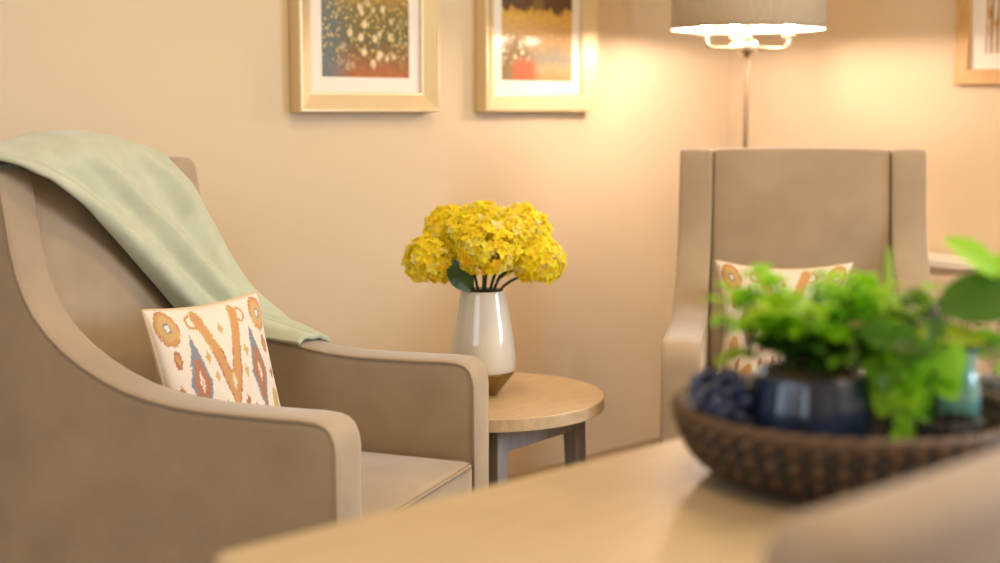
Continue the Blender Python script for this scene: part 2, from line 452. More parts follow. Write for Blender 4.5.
def armchair():
    t = thing('armchair', 'x', 'armchair', group='taupe wing armchairs')
    def backwarp(p):
        z = p.z + .66; v = (p.y)/.085
        lf = .606+.18*(z-.45); lr = .742+.105*(z-.45)
        L = lf+(lr-lf)*(v+1)/2
        k = (1-(p.x/.236)**2)
        if v < 0: L -= .016*k*max(0, 1-((z-.72)/.36)**2)*(-v)
        return Vector((p.x*(1-.040*(L-.3)/.4), L-OFF, z + (.004*k if z > .95 else 0)))
    obj('backrest', soft_box(.239, .085, .35, .012, 10, backwarp), M['velvet'], t)
    def seatwarp(p):
        kx = 1-(p.x/.24)**2; ky = 1-((p.y)/.31)**2
        z = p.z+.335 + (.024*kx*max(0, ky)**.6 if p.z > 0 else 0)
        return Vector((p.x, p.y+.30-OFF, z))
    seat = obj('seat_cushion', soft_box(.2405, .305, .065, .016, 10, seatwarp), M['velvet'], t)
    # piping round the top edge of the seat cushion
    pts = []
    for sx, sy in ((-1, -1), (1, -1), (1, 1), (-1, 1)):
        for a in range(5):
            ang = math.atan2(sy, sx)-PI/4+a*PI/8
            pts.append((sx*(.2405-.03)+.030*math.cos(ang), sy*(.305-.03)+.030*math.sin(ang)+.30-OFF, .3955))
    full = []
    for i in range(len(pts)):
        a, b = Vector(pts[i]), Vector(pts[(i+1) % len(pts)])
        for k in range(4): full.append(a.lerp(b, k/4))
    obj('piping', tube(full, .0042, 6, True), M['piping'], seat)
    obj('seat_base', box((-.243, .012-OFF, .13), (.243, .70-OFF, .272), .006), M['velvet'], t, smooth=False)
    for s in (-1, 1):
        a = obj('armrest', arm_bm(), M['velvet'], t, smooth=None)
        a.location = (s*.2845, 0, 0); a.rotation_euler = (0, 0, s*.034)
        for q in (-1, 1):
            P = inset2d(PROF, .0035)[1:-1]
            obj('piping', tube([(q*.0402, l-OFF, z) for l, z in P], .0034, 6), M['velvet'], a)
        for y, dy in ((.05, -.01), (.70, .03)):
            obj('leg', taper_leg(bmesh.new(), s*.272, y-OFF, 0, .135, .028, .042, 0, dy), M['legwood'], t, smooth=False)
    return t
chL = armchair()
chL.location = (-.499, 2.716, 0); chL.rotation_euler = (0, 0, 1.199)
chL['label'] = 'taupe velvet wing armchair on the left with a mint throw over its back'
chR = copy_thing(chL, (.747, 3.376, 0), -.144, 'taupe velvet wing armchair in the corner in front of the floor lamp')
def chair_mtx(c): return Matrix.Translation(c.location) @ Matrix.Rotation(c.rotation_euler.z, 4, 'Z')

# ------------------------------------------------------------------ ikat cushions
CREAM, ORG, RUST, SLATE, OCH = (.76, .69, .60), (.56, .29, .11), (.40, .17, .09), (.22, .24, .29), (.56, .38, .15)
def ikat(u, v):
    """u left->right, v top->bottom, both 0..1; the woven repeat is mirrored about the middle"""
    v *= 1.22
    j = noise.noise(Vector((u*34, v*9, 3)))*.006 + noise.noise(Vector((u*9, v*110, 1)))*.009
    jv = noise.noise(Vector((u*120, v*9, 5)))*.018
    u += j; v += jv; c = CREAM
    uu = u if u < .5 else 1-u
    def ell(cx, cy, a, b): return ((uu-cx)/a)**2+((v-cy)/b)**2
    def dia(cx, cy, a, b): return abs(uu-cx)/a+abs(v-cy)/b
    e = ell(.095, .15, .078, .135)
    if e < 1: c = RUST if e > .84 else ORG if e > .5 else OCH if e > .10 else SLATE if e > .04 else CREAM
    e = ell(.095, .39, .028, .07)
    if e < 1: c = RUST if e > .3 else ORG
    d = dia(.225, .58, .085, .37)
    if d < 1:
        c = SLATE if d > .74 or v < .40 else RUST
        if d < .24: c = CREAM if d > .10 else ORG
    x0, y0, x1, y1, w = .335, .10, .50, .74, .042          # the big V in the middle
    t = max(0, min(1, ((uu-x0)*(x1-x0)+(v-y0)*(y1-y0))/((x1-x0)**2+(y1-y0)**2)))
    d = math.hypot(uu-x0-t*(x1-x0), (v-y0-t*(y1-y0))*.6)
    if d < w: c = ORG if d < w*.75 else RUST if t > .4 else OCH
    e = ell(.285, .12, .05, .06)
    if .4 < e < 1: c = ORG
    d = dia(.5, .62, .035, .10)
    if d < 1: c = OCH if d > .6 else CREAM
    for cx, cy in ((.32, .40), (.36, .56), (.40, .80), (.33, .86), (.07, .62), (.15, .20), (.5, .20)):
        if dia(cx, cy, .018, .055) < 1 or ell(cx, cy, .022, .020) < 1: c = OCH if v < .6 else RUST
    e = ell(.5, .97, .030, .09)
    if e < 1: c = SLATE if e > .35 else CREAM
    for cx in (.42, .14, .32):
        if dia(cx, 1.02, .018, .08) < 1: c = RUST
    if ell(.09, .84, .04, .10) < 1: c = OCH
    if ell(.23, 1.12, .05, .10) < 1: c = ORG
    f = 1+.05*noise.noise(Vector((u*60, v*160, 7)))
    return tuple(min(1, k*f) for k in c)
def cushion(label, w, h, th, pinch, mtx, squash=0):
    t = thing('cushion', label, 'cushion', group='ikat scatter cushions')
    t.matrix_world = mtx
    n = 130; bm = bmesh.new(); cols = []
    def P(a, b, side):
        x = a*w/2*(1-pinch*(1-b*b)); z = b*h/2*(1-pinch*.8*(1-a*a))
        k = max(0, (1-a*a)*(1-b*b))
        y = side*(th/2*k**.42) + .004*noise.noise(Vector((a*3, b*3, side)))*k
        return Vector((x, y, z + h/2))
    rows = {}
    for side in (-1, 1):
        g = []
        for i in range(n+1):
            r = []
            for j in range(n+1):
                a, b = -1+2*i/n, -1+2*j/n
                a, b = math.sin(a*PI/2)*.35+a*.65, math.sin(b*PI/2)*.35+b*.65
                r.append(bm.verts.new(P(a, b, side))); cols.append(ikat((a+1)/2, (1-b)/2))
            g.append(r)
        grid_faces(bm, g)
    o = obj('cover', bm, M['ikat'], t)
    set_attr(o.data, 'print', cols)
    edge = []
    for a0, b0, a1, b1 in ((-1, -1, 1, -1), (1, -1, 1, 1), (1, 1, -1, 1), (-1, 1, -1, -1)):
        for k in range(24):
            s = k/24; edge.append(P(a0+(a1-a0)*s, b0+(b1-b0)*s, 1))
    obj('piping', tube(edge, .0035, 6, True), M['cordpipe'], t)
    return t
def lean(c, s, L, z, tilt, yaw, roll=0):
    return chair_mtx(c) @ Matrix.Translation((s, L-OFF, z)) @ Matrix.Rotation(yaw, 4, 'Z') @ Matrix.Rotation(-tilt, 4, 'X') @ Matrix.Rotation(roll, 4, 'Y')
cushion('cream, orange and slate ikat cushion in the left armchair under the mint throw', .312, .328, .085, .085, lean(chL, -.045, .378, .427, .26, -.20))
cushion('cream ikat cushion in the corner armchair, half hidden by the green plants', .335, .322, .12, .16, lean(chR, -.055, .385, .427, .24, -.02))

# ------------------------------------------------------------------ mint throw
def throw():
    # (near edge a, far edge b, bulge) in chair coordinates: (s from the near arm, L backwards, z)
    S = [((-.09, .865, .60), (.46, .865, .62), (0, .02, 0)),
         ((-.085, .85, .86), (.48, .85, .86), (0, .02, 0)),
         ((-.07, .825, 1.00), (.46, .83, .99), (0, .01, .02)),
         ((-.06, .745, 1.018), (.465, .770, 1.015), (0, 0, .030)),
         ((-.03, .682, 1.008), (.470, .705, 1.008), (0, -.004, .012)),
         ((.045, .664, .985), (.535, .690, .955), (0, -.010, .004)),
         ((.135, .656, .935), (.578, .675, .870), (0, -.014, 0)),
         ((.225, .646, .868), (.606, .640, .785), (0, -.022, 0)),
         ((.322, .630, .775), (.620, .585, .696), (0, -.026, .008)),
         ((.420, .603, .678), (.628, .508, .640), (0, -.022, .014)),
         ((.508, .520, .634), (.630, .430, .612), (0, -.012, .022)),
         ((.526, .395, .614), (.630, .385, .602), (0, -.002, .013))]
    A = [Vector(s[0]) for s in S]; B = [Vector(s[1]) for s in S]; G = [Vector(s[2]) for s in S]
    nt_, nv = 110, 44; pts = []
    for i in range(nt_+1):
        t = i/nt_; a, b, g = catmull(A, t), catmull(B, t), catmull(G, t)
        pts.append([a.lerp(b, j/nv)+g*(1-(2*j/nv-1)**4) for j in range(nv+1)])
    bm = bmesh.new(); rows = []
    for i in range(nt_+1):
        r = []
        for j in range(nv+1):
            p = pts[i][j]
            du = pts[min(i+1, nt_)][j]-pts[max(i-1, 0)][j]; dv = pts[i][min(j+1, nv)]-pts[i][max(j-1, 0)]
            nn = dv.cross(du)
            nn = nn.normalized() if nn.length > 1e-9 else Vector((0, -1, 0))
            if nn.y > 0 and i > 40: nn = -nn
            if i <= 40 and nn.dot(Vector((0, .3, 1)) if i > 20 else Vector((0, 1, 0))) < 0: nn = -nn
            v = j/nv; t = i/nt_
            fold = (.008+.007*max(0, min(1, t*3-1)))*math.sin(2*PI*(2.3*v+.25*math.sin(5*t)))+.004*math.sin(2*PI*(5.1*v-.6*t)+1)
            fold += .010*noise.noise(Vector((v*2.5, t*7, 2)))
            top_ = math.exp(-((t-.30)/.10)**2)
            fold = fold*(1-.8*top_)*(.35+.65*min(1, min(t, 1-t)*8)) + .018*top_*math.exp(-((v-.60)/.26)**2)
            roll = .010*(math.exp(-(v/.09)**2)+math.exp(-((1-v)/.06)**2))
            wd_ = min(1, (pts[i][nv]-pts[i][0]).length/.28)**1.5
            q = p + nn*((fold+roll)*wd_+.013)
            r.append(bm.verts.new((q.x-.286, q.y-OFF, q.z)))
        rows.append(r)
    grid_faces(bm, rows)
    o = obj('throw_blanket', bm, M['throw'])
    o.matrix_world = chair_mtx(chL)
    sm = o.modifiers.new('thick', 'SOLIDIFY'); sm.thickness = .011; sm.offset = -1
    sb = o.modifiers.new('soft', 'SUBSURF'); sb.levels = 1; sb.render_levels = 1
    tag(o, 'mint green fleece throw draped over the back of the left armchair', 'blanket')
throw()

# ------------------------------------------------------------------ round side table, vase, hydrangeas
TC = Vector((-.034, 3.225, 0))
st = thing('side_table', 'small round oak side table with grey legs between the two armchairs', 'table', TC, math.radians(52))
R = .278
top = lathe([(R-.003, .4255), (R-.0005, .426), (R, .428), (R, .4525), (R-.0006, .4542), (R-.0025, .455)], 96, True, True)
obj('tabletop', top, M['oak'], st, smooth=False)
s_ = .168
for sx in (-1, 1):
    for sy in (-1, 1):
        obj('leg', taper_leg(bmesh.new(), sx*(s_-.02), sy*(s_-.02), 0, .4253, .034, .040, sx*.012, sy*.012), M['greywood'], st, smooth=False)
ap = bmesh.new()
for sx in (-1, 1):
    add_box(ap, (sx*(s_-.012)-.009, -(s_-.04), .366), (sx*(s_-.012)+.009, s_-.04, .4252), None, .001, 1)
    add_box(ap, (-(s_-.04), sx*(s_-.012)-.009, .366), (s_-.04, sx*(s_-.012)+.009, .4252), None, .001, 1)
obj('apron', ap, M['greywood'], st, smooth=False)

VB = .4554
va = thing('vase', 'tall white ceramic vase with a gold faceted foot on the side table', 'vase', (-.040, 3.22, VB))
bm = lathe([(.0748, .058), (.0762, .062), (.0768, .072), (.0764, .085), (.0742, .110), (.0700, .140), (.0640, .175), (.0580, .210), (.0530, .236), (.0518, .243), (.0508, .2455), (.0490, .2445), (.0478, .240), (.052, .21), (.058, .17)], 72, False)
obj('body', bm, M['ceramic'], va)
n = 10; bm = bmesh.new()
lo = [bm.verts.new((.033*math.cos(2*PI*k/n), .033*math.sin(2*PI*k/n), 0)) for k in range(n)]
mi = [bm.verts.new((.0765*math.cos(2*PI*(k+.5)/n), .0765*math.sin(2*PI*(k+.5)/n), .054)) for k in range(n)]
hi = [bm.verts.new((.0752*math.cos(2*PI*(k+.5)/n), .0752*math.sin(2*PI*(k+.5)/n), .0595)) for k in range(n)]
for k in range(n):
    bm.faces.new((lo[k], lo[(k+1) % n], mi[k])); bm.faces.new((lo[(k+1) % n], mi[(k+1) % n], mi[k]))
    bm.faces.new((mi[k], mi[(k+1) % n], hi[(k+1) % n], hi[k]))
bm.faces.new(lo[::-1]); bm.faces.new(hi)
obj('foot', bm, M['brass'], va, smooth=False)
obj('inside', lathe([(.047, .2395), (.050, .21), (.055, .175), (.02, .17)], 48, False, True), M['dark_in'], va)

def floret(bm, cols, c, nrm, size, tintbase, rng):
    nrm = nrm.normalized(); a = nrm.orthogonal().normalized(); b = nrm.cross(a)
    ph = rng.uniform(0, PI/2)
    base = len(bm.verts)
    for k in range(4):
        ang = ph+k*PI/2+rng.uniform(-.18, .18); d = a*math.cos(ang)+b*math.sin(ang); s = nrm.cross(d)
        L = size*rng.uniform(.85, 1.15); W = L*.62; cup = rng.uniform(-.15, .55)
        tone = tuple(min(1, tintbase[i]*rng.uniform(.9, 1.08)) for i in range(3))
        g = []
        for i in range(4):
            t = i/3; w = W*(.18+1.5*math.sin(PI*min(1, .12+.80*t))*.62) if i < 3 else W*.42
            r = []
            for j in (-1, 0, 1):
                p = c + d*(L*t) + s*(w*.62*j*(1 if i else .5)) + nrm*(L*(cup*t*t + .16*abs(j)*math.sin(PI*t)) + .25*L*t*rng.uniform(-.1, .1))
                r.append(bm.verts.new(p)); cols.append(tone if t > .2 else (tone[0]*.9, tone[1]*.72, tone[2]*.5))
            g.append(r)
        grid_faces(bm, g)
HEADS = [  # x, y, z, radius, label
    (-.156, 3.205, .773, .064, 'yellow hydrangea at the far left of the vase, hanging low'),
    (-.112, 3.245, .834, .066, 'yellow hydrangea upper left in the vase, behind the dark leaf'),
    (-.026, 3.150, .800, .072, 'yellow hydrangea at the front centre, low over the vase rim'),
    (-.035, 3.235, .843, .066, 'yellow hydrangea at the top of the bunch in the vase'),
    (-.078, 3.205, .826, .058, 'yellow hydrangea between the top bloom and the upper left bloom'),
    (.018, 3.200, .830, .060, 'yellow hydrangea between the top bloom and the upper right bloom'),
    (.050, 3.245, .834, .067, 'yellow hydrangea upper right in the vase'),
    (.088, 3.190, .770, .060, 'yellow hydrangea at the far right of the vase, hanging low'),
]
for hx, hy, hz, hr, lab in HEADS:
    rng = random.Random(int((hx+1)*1000))
    t = thing('hydrangea', lab, 'flower', (-.040, 3.22, VB+.176), 0, 'yellow hydrangeas in the white vase')
    o0 = Vector((-.040, 3.22, VB+.176)); h = Vector((hx, hy, hz))-o0
    bm = bmesh.new(); cols = []
    ga = PI*(3-5**.5); nfl = 190
    for k in range(nfl):
        zz = 1-1.80*(k+.5)/nfl; rr = math.sqrt(1-zz*zz)
        d = Vector((rr*math.cos(ga*k), rr*math.sin(ga*k), zz))
        d = (d+Vector([rng.uniform(-.16, .16) for _ in range(3)])).normalized()
        c = h + Vector((d.x, d.y, d.z*.92))*hr*rng.uniform(.84, 1.0)
        q = rng.random()
        base = (1, .86, .025) if q < .55 else (1, .91, .07) if q < .8 else (1, .93, .32) if q < .93 else (1, .70, .015)
        floret(bm, cols, c, (d+Vector([rng.uniform(-.35, .35) for _ in range(3)])), rng.uniform(.0115, .0160), base, rng)
    o = obj('flower_head', bm, M['flower'], t, recalc=False); set_attr(o.data, 'tint', cols)
    ix = max(-.03, min(.03, h.x*.28)); iy = max(-.02, min(.02, (h.y)*.25))
    foot = Vector((ix*.4, iy*.4, 0)); neck = Vector((ix, iy, .070))
    stem = bez(foot, neck*.7, neck+Vector((0, 0, .02)), h-Vector((0, 0, hr*.35)), 14)
    sb = tube(stem, .0034, 8)
    for k in range(5):                    # the little branches under the head
        e = h+Vector((math.cos(k*1.3)*hr*.6, math.sin(k*1.3)*hr*.6, -hr*.2))
        add_tube(sb, bez(stem[-4], stem[-3], e-Vector((0, 0, .012)), e, 5), .0016, 5)
    obj('stem', sb, M['stem'], t)
    def leaf_bm(p0, dirv, up, ln, wd):
        b = bmesh.new(); dirv = dirv.normalized(); sd = dirv.cross(up).normalized(); g = []
        for i in range(11):
            u = i/10; w = wd*math.sin(PI*min(1, u*.93+.03))**.8; r = []
            for j in range(-3, 4):
                v = j/3
                r.append(b.verts.new(p0+dirv*ln*u+sd*w*v*.5+up.normalized()*(abs(v)*w*.18-ln*.22*u*u+.003*math.sin(u*25)*abs(v))))
            g.append(r)
        grid_faces(b, g); return b
    if hx < -.12:
        lf = obj('leaf', leaf_bm(Vector((-.026, -.050, .073)), Vector((-.55, -.30, .85)), Vector((.2, -1, .1)), .090, .058), M['leafdark'], t)
    if hx > .08:
        lf = obj('leaf', leaf_bm(Vector((.03, -.01, .085)), Vector((.7, -.3, .8)), Vector((-.4, -.3, 1)), .06, .03), M['leafdark'], t)

# ------------------------------------------------------------------ pictures
def w1(a, z=0): return Vector((a*.7071-2.075, a*.7071+2.075, z))
def w2(a, z=0): return Vector((2.875+a*.7071, 2.875-a*.7071, z))
def frame_bm(w, h, prof):
    """prof: list of (inset from the outer edge, depth out of the wall)"""
    bm = bmesh.new(); rows = []
    for i, d in prof:
        rows.append([bm.verts.new(c) for c in ((i, -d, i), (w-i, -d, i), (w-i, -d, h-i), (i, -d, h-i))])
    grid_faces(bm, rows, False, True); return bm
def uvquad(x0, x1, z0, z1, y):
    bm = bmesh.new(); uvl = bm.loops.layers.uv.new('UVMap')
    vs = [bm.verts.new(c) for c in ((x0, y, z0), (x1, y, z0), (x1, y, z1), (x0, y, z1))]
    f = bm.faces.new(vs)
    for l, uv in zip(f.loops, ((0, 0), (1, 0), (1, 1), (0, 1))): l[uvl].uv = uv
    return bm
def picture(name, label, loc, rz, w, h, prof, fm, mat_y, border, pm, print_top):
    t = thing(name, label, 'picture', loc, rz, 'framed pictures')
    obj('frame', frame_bm(w, h, prof), fm, t, smooth=False)
    i = prof[-1][0]-.004
    obj('mount', box((i, mat_y, i), (w-i, mat_y+.004, h-i), .0004, 1), M['mat'], t, smooth=False)
    obj('print', uvquad(border[0], w-border[0], border[1], h-print_top, mat_y-.0006), pm, t, smooth=False)
    obj('glass', box((i, mat_y-.006, i), (w-i, mat_y-.004, h-i), 0), M['pane'], t, smooth=False)
CH = [(.004, 0), (0, .003), (0, .044), (.003, .047), (.008, .047), (.012, .0445), (.046, .027), (.051, .0265), (.053, .020)]
picture('picture_frame', 'champagne framed painting of pale flowers, the left one of the pair on the wall', w1(2.174, 1.108), math.radians(45), .481, .62, CH, M['champagne'], -.018, (.091, .092), painting('flower_painting', 0), .092)
picture('picture_frame', 'champagne framed golden landscape painting, the right one of the pair, nearer the lamp', w1(2.832, 1.108), math.radians(45), .486, .62, CH, M['champagne'], -.018, (.091, .092), painting('landscape_painting', 1), .092)
OK = [(.002, 0), (0, .002), (0, .026), (.002, .028), (.044, .028), (.046, .026), (.046, .012)]
picture('picture_frame', 'oak framed brown sketch at the right edge above the low cabinet', w2(-2.079, 1.189), math.radians(-45), .50, .60, OK, M['oakframe'], -.010, (.092, .092), sketch_print(), .092)

# ------------------------------------------------------------------ floor lamp
LX, LY = .715, 4.10
lp = thing('floor_lamp', 'three armed floor lamp with a greige drum shade behind the corner armchair', 'lamp', (LX, LY, 0))
obj('base', lathe([(.125, 0), (.130, .004), (.130, .016), (.122, .022), (.03, .028), (.014, .034)], 48, True, True), M['nickel'], lp)
obj('pole', tube([(0, 0, .03), (0, 0, .6), (0, 0, 1.285)], .0075, 14), M['darkpole'], lp)
obj('hub', lathe([(.010, 1.272), (.024, 1.276), (.029, 1.284), (.029, 1.304), (.024, 1.312), (.012, 1.318), (.008, 1.33), (.007, 1.42)], 28, True, True), M['nickel'], lp)
BULBS = []
for ang in (8, 188, 98):
    a = math.radians(ang); c, s = math.cos(a), math.sin(a)
    P = lambda r, z: (c*r, s*r, z)
    pts = [P(.02, 1.294), P(.06, 1.290), P(.095, 1.2905), P(.112, 1.294), P(.121, 1.302), P(.125, 1.313), P(.126, 1.328)]
    arm = obj('arm', tube(pts, .0055, 10), M['nickel'], lp)
    cup = lathe([(.006, 1.322), (.019, 1.325), (.020, 1.329), (.012, 1.331), (.012, 1.338), (.011, 1.339)], 20, True, True)
    bmesh.ops.translate(cup, verts=cup.verts, vec=P(.126, 0)); obj('bulb_holder', cup, M['nickel'], arm)
    bl = lathe([(.008, 1.338), (.012, 1.344), (.0150, 1.353), (.0135, 1.362), (.008, 1.370), (.002, 1.373)], 20, True, True)
    bmesh.ops.translate(bl, verts=bl.verts, vec=P(.126, 0)); obj('bulb', bl, M['bulb'], arm)
    BULBS.append(Vector((LX, LY, 0))+Vector(P(.126, 1.378)))
SR, SZ0, SZ1 = .2200, 1.343, 1.62
sh = lathe([(SR-.0035, SZ0+.004), (SR-.003, SZ0), (SR, SZ0), (SR, SZ0+.012), (SR+.0006, SZ0+.013), (SR-.004, SZ1), (SR-.007, SZ1)], 96, False)
shade = obj('lamp_shade', sh, M['shade'], lp)
obj('shade_lining', lathe([(SR-.0036, SZ0+.003), (SR-.0076, SZ1-.002)], 96, False), M['shade_in'], shade)
sp = bmesh.new()
for k in range(3):
    a = math.radians(38+120*k); add_tube(sp, [(0, 0, 1.418), (math.cos(a)*.1, math.sin(a)*.1, 1.47), (math.cos(a)*(SR-.007), math.sin(a)*(SR-.007), SZ1-.012)], .0022, 6)
obj('shade_carrier', sp, M['nickel'], shade)

# ------------------------------------------------------------------ low cabinet along the right wall
cb = thing('low_cabinet', 'low cream cabinet with a pale top against the wall right of the corner armchair', 'cabinet', w2(-1.72, 0), math.radians(-45))
obj('body', box((-.53, -.185, .06), (.75, -.005, .642), .003), M['cream'], cb, smooth=False)
obj('cabinet_top', box((-.55, -.205, .643), (.77, -.004, .668), .004), M['pwhite'], cb, smooth=False)
obj('plinth', box((-.52, -.165, 0), (.74, -.01, .0595), .002), M['cream'], cb, smooth=False)
for k in range(3):
    x0 = -.52+k*.42
    dr = bmesh.new()
    add_box(dr, (x0+.006, -.199, .075), (x0+.414, -.1855, .618), None, .002, 1)
    d = obj('door', dr, M['cream'], cb, smooth=False)
    kn = lathe([(.004, 0), (.004, .012), (.011, .016), (.012, .022), (.006, .026)], 20, True, True)
    bmesh.ops.rotate(kn, verts=kn.verts, matrix=Matrix.Rotation(PI/2, 3, 'X')); bmesh.ops.translate(kn, verts=kn.verts, vec=(x0+.37, -.199, .50))
    obj('knob', kn, M['nickel'], d)

# ------------------------------------------------------------------ foreground table
ft = thing('dining_table', 'long pale oak table in the foreground carrying the wicker basket', 'table', (.368, 1.457, 0), math.radians(43))
def rounded_slab(hx, hy, r, z0, z1, bev=.004):
    bm = bmesh.new(); out = []
    for sx, sy, a0 in ((1, 1, 0), (-1, 1, 90), (-1, -1, 180), (1, -1, 270)):
        for k in range(9):
            a = math.radians(a0+90*k/8); out.append((sx*(hx-r)+r*math.cos(a), sy*(hy-r)+r*math.sin(a)))
    rows = []
    for i, z in ((bev, z0), (.3*bev, z0+.3*bev), (0, z0+bev), (0, z1-bev), (.3*bev, z1-.3*bev), (bev, z1)):
        rows.append([bm.verts.new((x*(1-i/hx), y*(1-i/hy), z)) for x, y in out])
    grid_faces(bm, rows, False, True); bm.faces.new(rows[0][::-1]); bm.faces.new(rows[-1]); return bm
obj('tabletop', rounded_slab(.625, .26, .025, .690, .720), M['oaktop'], ft, smooth=False)
for sx in (-1, 1):
    for sy in (-1, 1):
        obj('leg', taper_leg(bmesh.new(), sx*.57, sy*.205, 0, .690, .040, .052), M['oaktop'], ft, smooth=False)
ap = bmesh.new()
for s in (-1, 1):
    add_box(ap, (-.54, s*.215-.009, .62), (.54, s*.215+.009, .6895), None, .001, 1)
    add_box(ap, (s*.58-.009, -.18, .62), (s*.58+.009, .18, .6895), None, .001, 1)
obj('apron', ap, M['oaktop'], ft, smooth=False)

# ------------------------------------------------------------------ upholstered dining chair, its back to the camera
dc = thing('dining_chair', 'padded cream dining chair pushed up to the foreground table, lower right corner', 'chair', (.203, 1.196, .0), math.radians(-136))
def dback(p):
    z = p.z+.669
    bend = .030*(p.x/.24)**2
    return Vector((p.x*(1+.03*(z-.6)), p.y+.258+.10*(z-.85)*.6-bend*1.0, z-.012*(p.x/.24)**2*(1 if z > .7 else 0)))
obj('backrest', soft_box(.245, .036, .200, .030, 10, dback), M['creamfab'], dc)
def dseat(p):
    return Vector((p.x*(1-.06*(p.y/.22)), p.y-.005, p.z+.44+(.02*(1-(p.x/.24)**2) if p.z > 0 else 0)))
obj('seat', soft_box(.235, .225, .045, .025, 8, dseat), M['creamfab'], dc)
for sx in (-1, 1):
    obj('leg', taper_leg(bmesh.new(), sx*.20, -.19, 0, .40, .028, .040), M['legwood'], dc, smooth=False)
    obj('leg', tube([(sx*.20, .26, 0), (sx*.20, .215, .25), (sx*.20, .215, .40), (sx*.20, .228, .52)], [.013, .018, .020, .018], 10), M['legwood'], dc)

# ------------------------------------------------------------------ wicker basket bowl with its contents
BX, BY, BZ = .374, 1.490, .7205
bk = thing('basket', 'dark woven wicker bowl on the foreground table holding plants and grapes', 'basket', (BX, BY, BZ))
def basket_bm():
    prof = [(.108, 0), (.128, .004), (.147, .014), (.160, .026), (.169, .039), (.175, .052), (.179, .064), (.181, .074)]
    nth, nz_ = 460, 42; bm = bmesh.new(); cols = []; rows = []
    P = [Vector((r, z)) for r, z in prof]
    ribs = 92
    for i in range(nz_+1):
        t = i/nz_; p = catmull(P, t); r_ = []
        for k in range(nth):
            th = 2*PI*k/nth
            ph = th*ribs/2/PI*1.0
            col = abs(math.sin(PI*ph)); cell = math.floor(ph)
            row = t*4.5+(.5 if int(cell) % 2 else 0)
            br = abs(math.sin(PI*row))
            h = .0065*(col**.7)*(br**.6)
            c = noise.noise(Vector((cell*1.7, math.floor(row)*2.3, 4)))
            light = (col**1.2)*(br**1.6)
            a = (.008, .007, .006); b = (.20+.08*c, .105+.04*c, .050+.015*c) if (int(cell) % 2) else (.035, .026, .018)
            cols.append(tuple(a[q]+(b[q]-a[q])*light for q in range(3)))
            rr = p.x+h
            r_.append(bm.verts.new((rr*math.cos(th), rr*math.sin(th), p.y)))
        rows.append(r_)
    grid_faces(bm, rows, False, True)
    inner = []
    for r, z in ((.173, .074), (.169, .056), (.160, .038), (.148, .021), (.136, .012), (.05, .010)):
        inner.append([bm.verts.new((r*math.cos(2*PI*k/nth), r*math.sin(2*PI*k/nth), z)) for k in range(nth)]); cols += [(.03, .018, .011)]*nth
    grid_faces(bm, [rows[-1]]+inner, False, True)
    bm.faces.new(inner[-1]); bm.faces.new(rows[0][::-1])
    return bm, cols
bm, cols = basket_bm()
o = obj('bowl', bm, M['wicker'], bk); set_attr(o.data, 'tint', cols)
bm = bmesh.new(); cols = []
for ph in (0, PI/2, PI, 3*PI/2):                    # plaited rim: four strands wound round one another
    n0 = len(bm.verts)
    add_tube(bm, [((.179+.0045*math.cos(22*a+ph))*math.cos(a), (.179+.0045*math.cos(22*a+ph))*math.sin(a), .076+.0045*math.sin(22*a+ph)) for a in [2*PI*k/360 for k in range(360)]], .0042, 6, True)
    cols += [(.12, .066, .034) if ph < PI/2 or ph > 3 and ph < 4 else (.05, .028, .016)]*(len(bm.verts)-n0)
o = obj('rim', bm, M['wicker'], bk); set_attr(o.data, 'tint', cols)

gr = thing('grape_bunch', 'bunch of blue black grapes at the left side of the basket', 'grapes', (.234, 1.468, .768))
rng = random.Random(3); berries = []
for k in range(4000):
    p = Vector((rng.uniform(-.026, .034), rng.uniform(-.042, .042), rng.uniform(.012, .072)))
    if (p.x/.036)**2+(p.y/.044)**2+((p.z-.034)/.042)**2 > 1: continue
    wx, wy, wz = p.x+.234, p.y+1.468, p.z+.768
    if math.hypot(wx-.331, wy-1.480) < .0765: continue
    if wz < .815 and math.hypot(wx-BX, wy-BY) > .160: continue
    if all((p-q).length > .0135 for q in berries): berries.append(p)
    if len(berries) >= 95: break
proto = None
for p in berries:
    if proto is None:
        proto = obj('grape', lathe([(.0005, -.0082)]+[(0.0078*math.sin(PI*k/10), -.0082*math.cos(PI*k/10)) for k in range(1, 10)]+[(.0005, .0082)], 14, True, True), M['grape'], gr); g = proto
    else:
        g = proto.copy(); COL.objects.link(g); g.parent = gr
    g.location = p; g.rotation_euler = (rng.uniform(0, 3), rng.uniform(0, 3), 0)
obj('stalk', tube([(.0, .0, .02), (.002, .004, .06), (.006, .01, .085)], .0018, 6), M['stem'], gr)

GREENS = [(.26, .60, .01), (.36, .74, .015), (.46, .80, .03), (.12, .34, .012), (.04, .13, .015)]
def leaf_into(bm, cols, p, d, up, ln, wd, col, curl=.25, n=5, fold=.2):
    d = d.normalized(); sd = d.cross(up)
    sd = sd.normalized() if sd.length > 1e-6 else d.orthogonal().normalized()
    u_ = sd.cross(d).normalized(); g = []
    for i in range(n+1):
        t = i/n; w = wd*(math.sin(PI*(t*.90+.06))**.75); r = []
        for j in (-2, -1, 0, 1, 2):
            v = j/2
            r.append(bm.verts.new(p+d*ln*t+sd*w*.5*v+u_*(abs(v)*w*fold-ln*curl*t*t)))
            k = 1.0 if j else .85
            cols.append((col[0]*k, col[1]*k, col[2]*k))
        g.append(r)
    grid_faces(bm, g)

